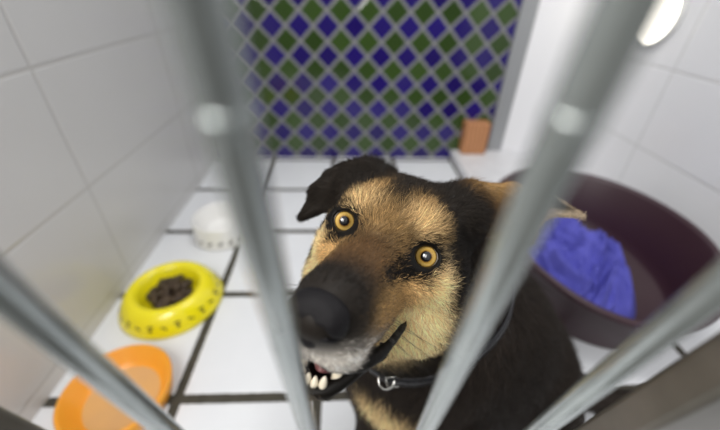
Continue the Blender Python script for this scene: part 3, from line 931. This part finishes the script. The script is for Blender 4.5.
# ---- fur: separate strands, combed backwards along the body
def strands(name, nst, weight_fn, len_fn, rad, npt, parent, lean=.30, curl=.12):
    fc = V[F].mean(1); fn = np.cross(V[F[:, 2]] - V[F[:, 0]], V[F[:, 3]] - V[F[:, 1]]); ar = np.linalg.norm(fn, axis=1) / 2
    fn = fn / (2 * ar[:, None] + 1e-12)
    w_ = ar * weight_fn(fc, fn); w_ /= w_.sum()
    pick = rng.choice(len(F), nst, p=w_)
    u, v = rng.random((2, nst, 1))
    q = V[F[pick]]
    P = (q[:, 0] * (1 - u) + q[:, 1] * u) * (1 - v) + (q[:, 3] * (1 - u) + q[:, 2] * u) * v
    nq = N[F[pick]].mean(1); nq /= np.linalg.norm(nq, axis=1)[:, None]
    L = hl(P)
    # combing
    back = -HM[:, 1]; dn = np.array((0, 0, -1.)); upv = HM[:, 2]; rt = HM[:, 0]
    sx = np.sign(L[:, 0])[:, None]; ax_ = np.abs(L[:, 0])[:, None]
    y, z = L[:, 1:2], L[:, 2:3]
    headw = sm(-12, -8, y)
    flow_h = back * 1.0 + rt * sx * (.25 * sm(0, 4, ax_)) + upv * (.55 * sm(.5, 2.5, z) * sm(-4, 0, y) - .55 * (1 - sm(-4, -1, z)) * (1 - sm(1, 4, y)))
    flow_b = dn * 1.0 + np.array((.35, .15, 0)) * sm(.15, .25, P[:, 0:1])
    flow = flow_h * headw + flow_b * (1 - headw)
    for pts in (EAR, EARL):
        ew = (1 - sm(.010, .020, eardist(P, pts)))[:, None]
        tip = pts[4] if pts is EAR else pts[6]
        dv = tip - P; dv /= np.linalg.norm(dv, axis=1)[:, None] + 1e-9
        flow = flow * (1 - ew) + dv * ew
    flow += rng.normal(0, .22, flow.shape)
    # clumps: neighbouring strands bend alike
    cl = np.stack([np.sin(P @ np.array((310., 190., 90.)) + i * 2.1) * np.sin(P @ np.array((-120., 260., 330.)) + i) for i in range(3)], 1)
    flow += cl * .35
    flow -= nq * (flow * nq).sum(1)[:, None]; flow /= np.linalg.norm(flow, axis=1)[:, None] + 1e-9
    ln = len_fn(P, nq) * rng.uniform(.6, 1.15, nst)
    t = np.linspace(0, 1, npt)[None, :, None]
    lift = lean * rng.uniform(.6, 1.4, (nst, 1, 1))
    pts = P[:, None] - nq[:, None] * .0004 + ln[:, None, None] * (flow[:, None] * t + nq[:, None] * lift * (t - .55 * t * t))
    pts += ln[:, None, None] * curl * t * t * rng.normal(0, 1, (nst, 1, 3))
    # keep the hair out of the eyes
    for c, gz, out, s_x in EYES:
        d = pts - c; r = np.linalg.norm(d, axis=-1, keepdims=True)
        pts = np.where(r < .0126, c + d / r * .0126, pts)
    ok = np.ones(nst, bool)
    for c, gz, out, s_x in EYES:
        dq = pts - c; al = dq @ gz; lat = np.linalg.norm(dq - al[..., None] * gz, axis=-1)
        ok &= ~((al > 0) & (al < .05) & (lat < .0096)).any(1)
    pts, P = pts[ok], P[ok]; nst = len(pts)
    col = coat(P, rng.normal(0, .32, (nst, 3)))
    col *= rng.uniform(.55, 1.75, (nst, 1))
    hc = bpy.data.hair_curves.new(name)
    hc.add_curves([npt] * nst)
    loc = np.array(world_loc(parent))
    hc.attributes['position'].data.foreach_set('vector', (pts - loc).astype(np.float32).ravel())
    rr = rad * (1 - .8 * np.linspace(0, 1, npt) ** 1.6)
    ra = hc.attributes.get('radius') or hc.attributes.new('radius', 'FLOAT', 'POINT')
    ra.data.foreach_set('value', np.tile(rr, nst).astype(np.float32))
    cc = hc.attributes.new('coat', 'FLOAT_COLOR', 'CURVE')
    cc.data.foreach_set('color', np.concatenate([np.clip(col, 0, 1), np.ones((nst, 1))], 1).astype(np.float32).ravel())
    hc.materials.append(hairm)
    o = bpy.data.objects.new(name, hc); COL.objects.link(o); o.parent = parent
    o['kind'] = 'stuff'
    return o
hairm, nt, b = mat('fur')
an = nt.nodes.new('ShaderNodeAttribute'); an.attribute_name = 'coat'
nt.links.new(an.outputs['Color'], b.inputs['Base Color'])
b.inputs['Roughness'].default_value = .55; b.inputs['Specular IOR Level'].default_value = .12
def eyemask(P):
    m = np.ones(len(P))
    for c, gz, out, sx in EYES:
        m *= sm(.0132, .0160, np.linalg.norm(P - c, axis=1))
    return m
def face_w(P, n):
    L = hl(P); x, y, z = np.abs(L[:, 0]), L[:, 1], L[:, 2]
    ee = np.minimum(eardist(P, EAR), eardist(P, EARL))
    w = np.maximum(sm(-14, -9, y), ee < .014) * eyemask(P)
    w *= sm(.0034, .0046, lipdist(P))
    zl = np.where(y < 6.3, -5.35 - (y - 1.5) * .30, -6.75 + (y - 6.3) * .15)
    w *= 1 - sm(4.8, 5.8, y) * (1 - sm(-.2, .1, z - zl)) * sm(-8.7, -8.4, z)
    w *= 1 - sm(9.2, 9.6, y)
    w *= np.where(np.linalg.norm(L - np.array((0, 9.6, -3.5)), axis=1) < 1.6, 0, 1)
    return w * np.where(y > -4, 1.6, 1)
def face_l(P, n):
    L = hl(P); x, y, z = np.abs(L[:, 0]), L[:, 1], L[:, 2]
    l = .0045 + .007 * (1 - sm(-1, 6, y)) + .012 * (1 - sm(-8, -2, y)) * (1 - sm(-3, 1, z)) + .006 * (1 - sm(-10, -5, y))
    l *= .45 + .55 * sm(1.5, 3.2, np.minimum(*[np.linalg.norm(P - e[0], axis=1) * 100 for e in EYES]))
    e = np.minimum(eardist(P, EAR), eardist(P, EARL))
    return np.where(e < .012, np.minimum(l, .0055), l)
def body_w(P, n):
    L = hl(P); return (1 - sm(-12, -8, L[:, 1])) * (np.minimum(eardist(P, EAR), eardist(P, EARL)) > .014) * sm(.012, .05, P[:, 2]) * (.35 + .65 * (P[:, 1] < .40))
def body_l(P, n):
    l = .012 + .018 * sm(.10, .25, P[:, 2])
    dcol = np.abs((P - ca_) @ axis - tilt * (((P - ca_) @ e1) / max(rad0, .02)))
    front = ((P - ca_) @ e1) > .45 * np.linalg.norm(P - ca_, axis=1)
    return l * np.where(~front, 1, np.where(dcol < .014, .25, np.where((dcol < .03) & ((P - cf) @ axis > 0), .45, 1)))
if True:
    strands('fur', 110000, face_w, face_l, .00016, 5, dog)
    strands('fur', 75000, body_w, body_l, .00024, 5, dog, .35)
    # whiskers
    VV, FF = [], []
    for sx in (-1, 1):
        for i in range(9):
            p = np.array((sx * (1.9 + .25 * (i % 3)), 6.2 - .9 * (i // 3) - .3 * (i % 3), -3.7 - .45 * (i % 3)))
            d = np.array((sx * 1., .1 - .25 * (i // 3), -.35 + .1 * i % .3))
            path = [hw(p + d * t * 4.2 + np.array((0, -.5, -.5)) * t * t * 1.5) for t in np.linspace(0, 1, 8)]
            VV, FF = join((VV, FF), tube(path, [.00016 * (1 - .8 * t) for t in np.linspace(0, 1, 8)], 5))
    wk = mk('whiskers', VV, FF, simple('whisker_black', (.02, .018, .015), .4), dog)
    wk['kind'] = 'stuff'
# ------------------------------------------------------------------ light
w = bpy.data.worlds.new('sky'); S.world = w; w.use_nodes = True
nt = w.node_tree
bg = nt.nodes['Background']; nb = NB(nt)
tc = nt.nodes.new('ShaderNodeTexCoord'); sx = nt.nodes.new('ShaderNodeSeparateXYZ'); nt.links.new(tc.outputs['Generated'], sx.inputs[0])
rp = nt.nodes.new('ShaderNodeValToRGB'); cr = rp.color_ramp
cr.elements[0].position = .42; cr.elements[0].color = (.10, .095, .085, 1)
cr.elements[1].position = .95; cr.elements[1].color = (.95, .98, 1, 1)
e = cr.elements.new(.52); e.color = (.12, .13, .14, 1)
e = cr.elements.new(.66); e.color = (.60, .62, .64, 1)
nt.links.new(nb.m('MULTIPLY_ADD', sx.outputs[2], .5, .5), rp.inputs['Fac'])
nt.links.new(rp.outputs['Color'], bg.inputs[0]); bg.inputs[1].default_value = .75
def area(name, loc, target, sx, sy, power, col=(1, 1, 1)):
    l = bpy.data.lights.new(name, 'AREA'); l.shape = 'RECTANGLE'; l.size = sx; l.size_y = sy; l.energy = power; l.color = col
    o = bpy.data.objects.new(name, l); COL.objects.link(o)
    o.location = loc
    o.rotation_euler = (Vector(target) - Vector(loc)).to_track_quat('-Z', 'Y').to_euler()
    return o
area('window_light', (-.75, -1.1, 2.0), (.3, .6, .2), 1.1, .9, 24, (1, .98, .95))
area('bar_fill_light', (-.32, -.12, 1.02), (.0, .15, .5), .2, .2, 2.6, (1, .97, .92))  # unseen light added to whiten the left sides of the upper bars
area('overhead_fill', (.35, .75, 2.3), (.35, .75, 0), .9, .3, 11, (1, .98, .95))  # unseen fill added above the open-top kennel, no real fixture

vs = S.view_settings
S.display_settings.display_device = 'sRGB'
vs.view_transform = 'Standard'; vs.look = 'None'; vs.gamma = 1; vs.use_curve_mapping = False
vs.exposure = .25
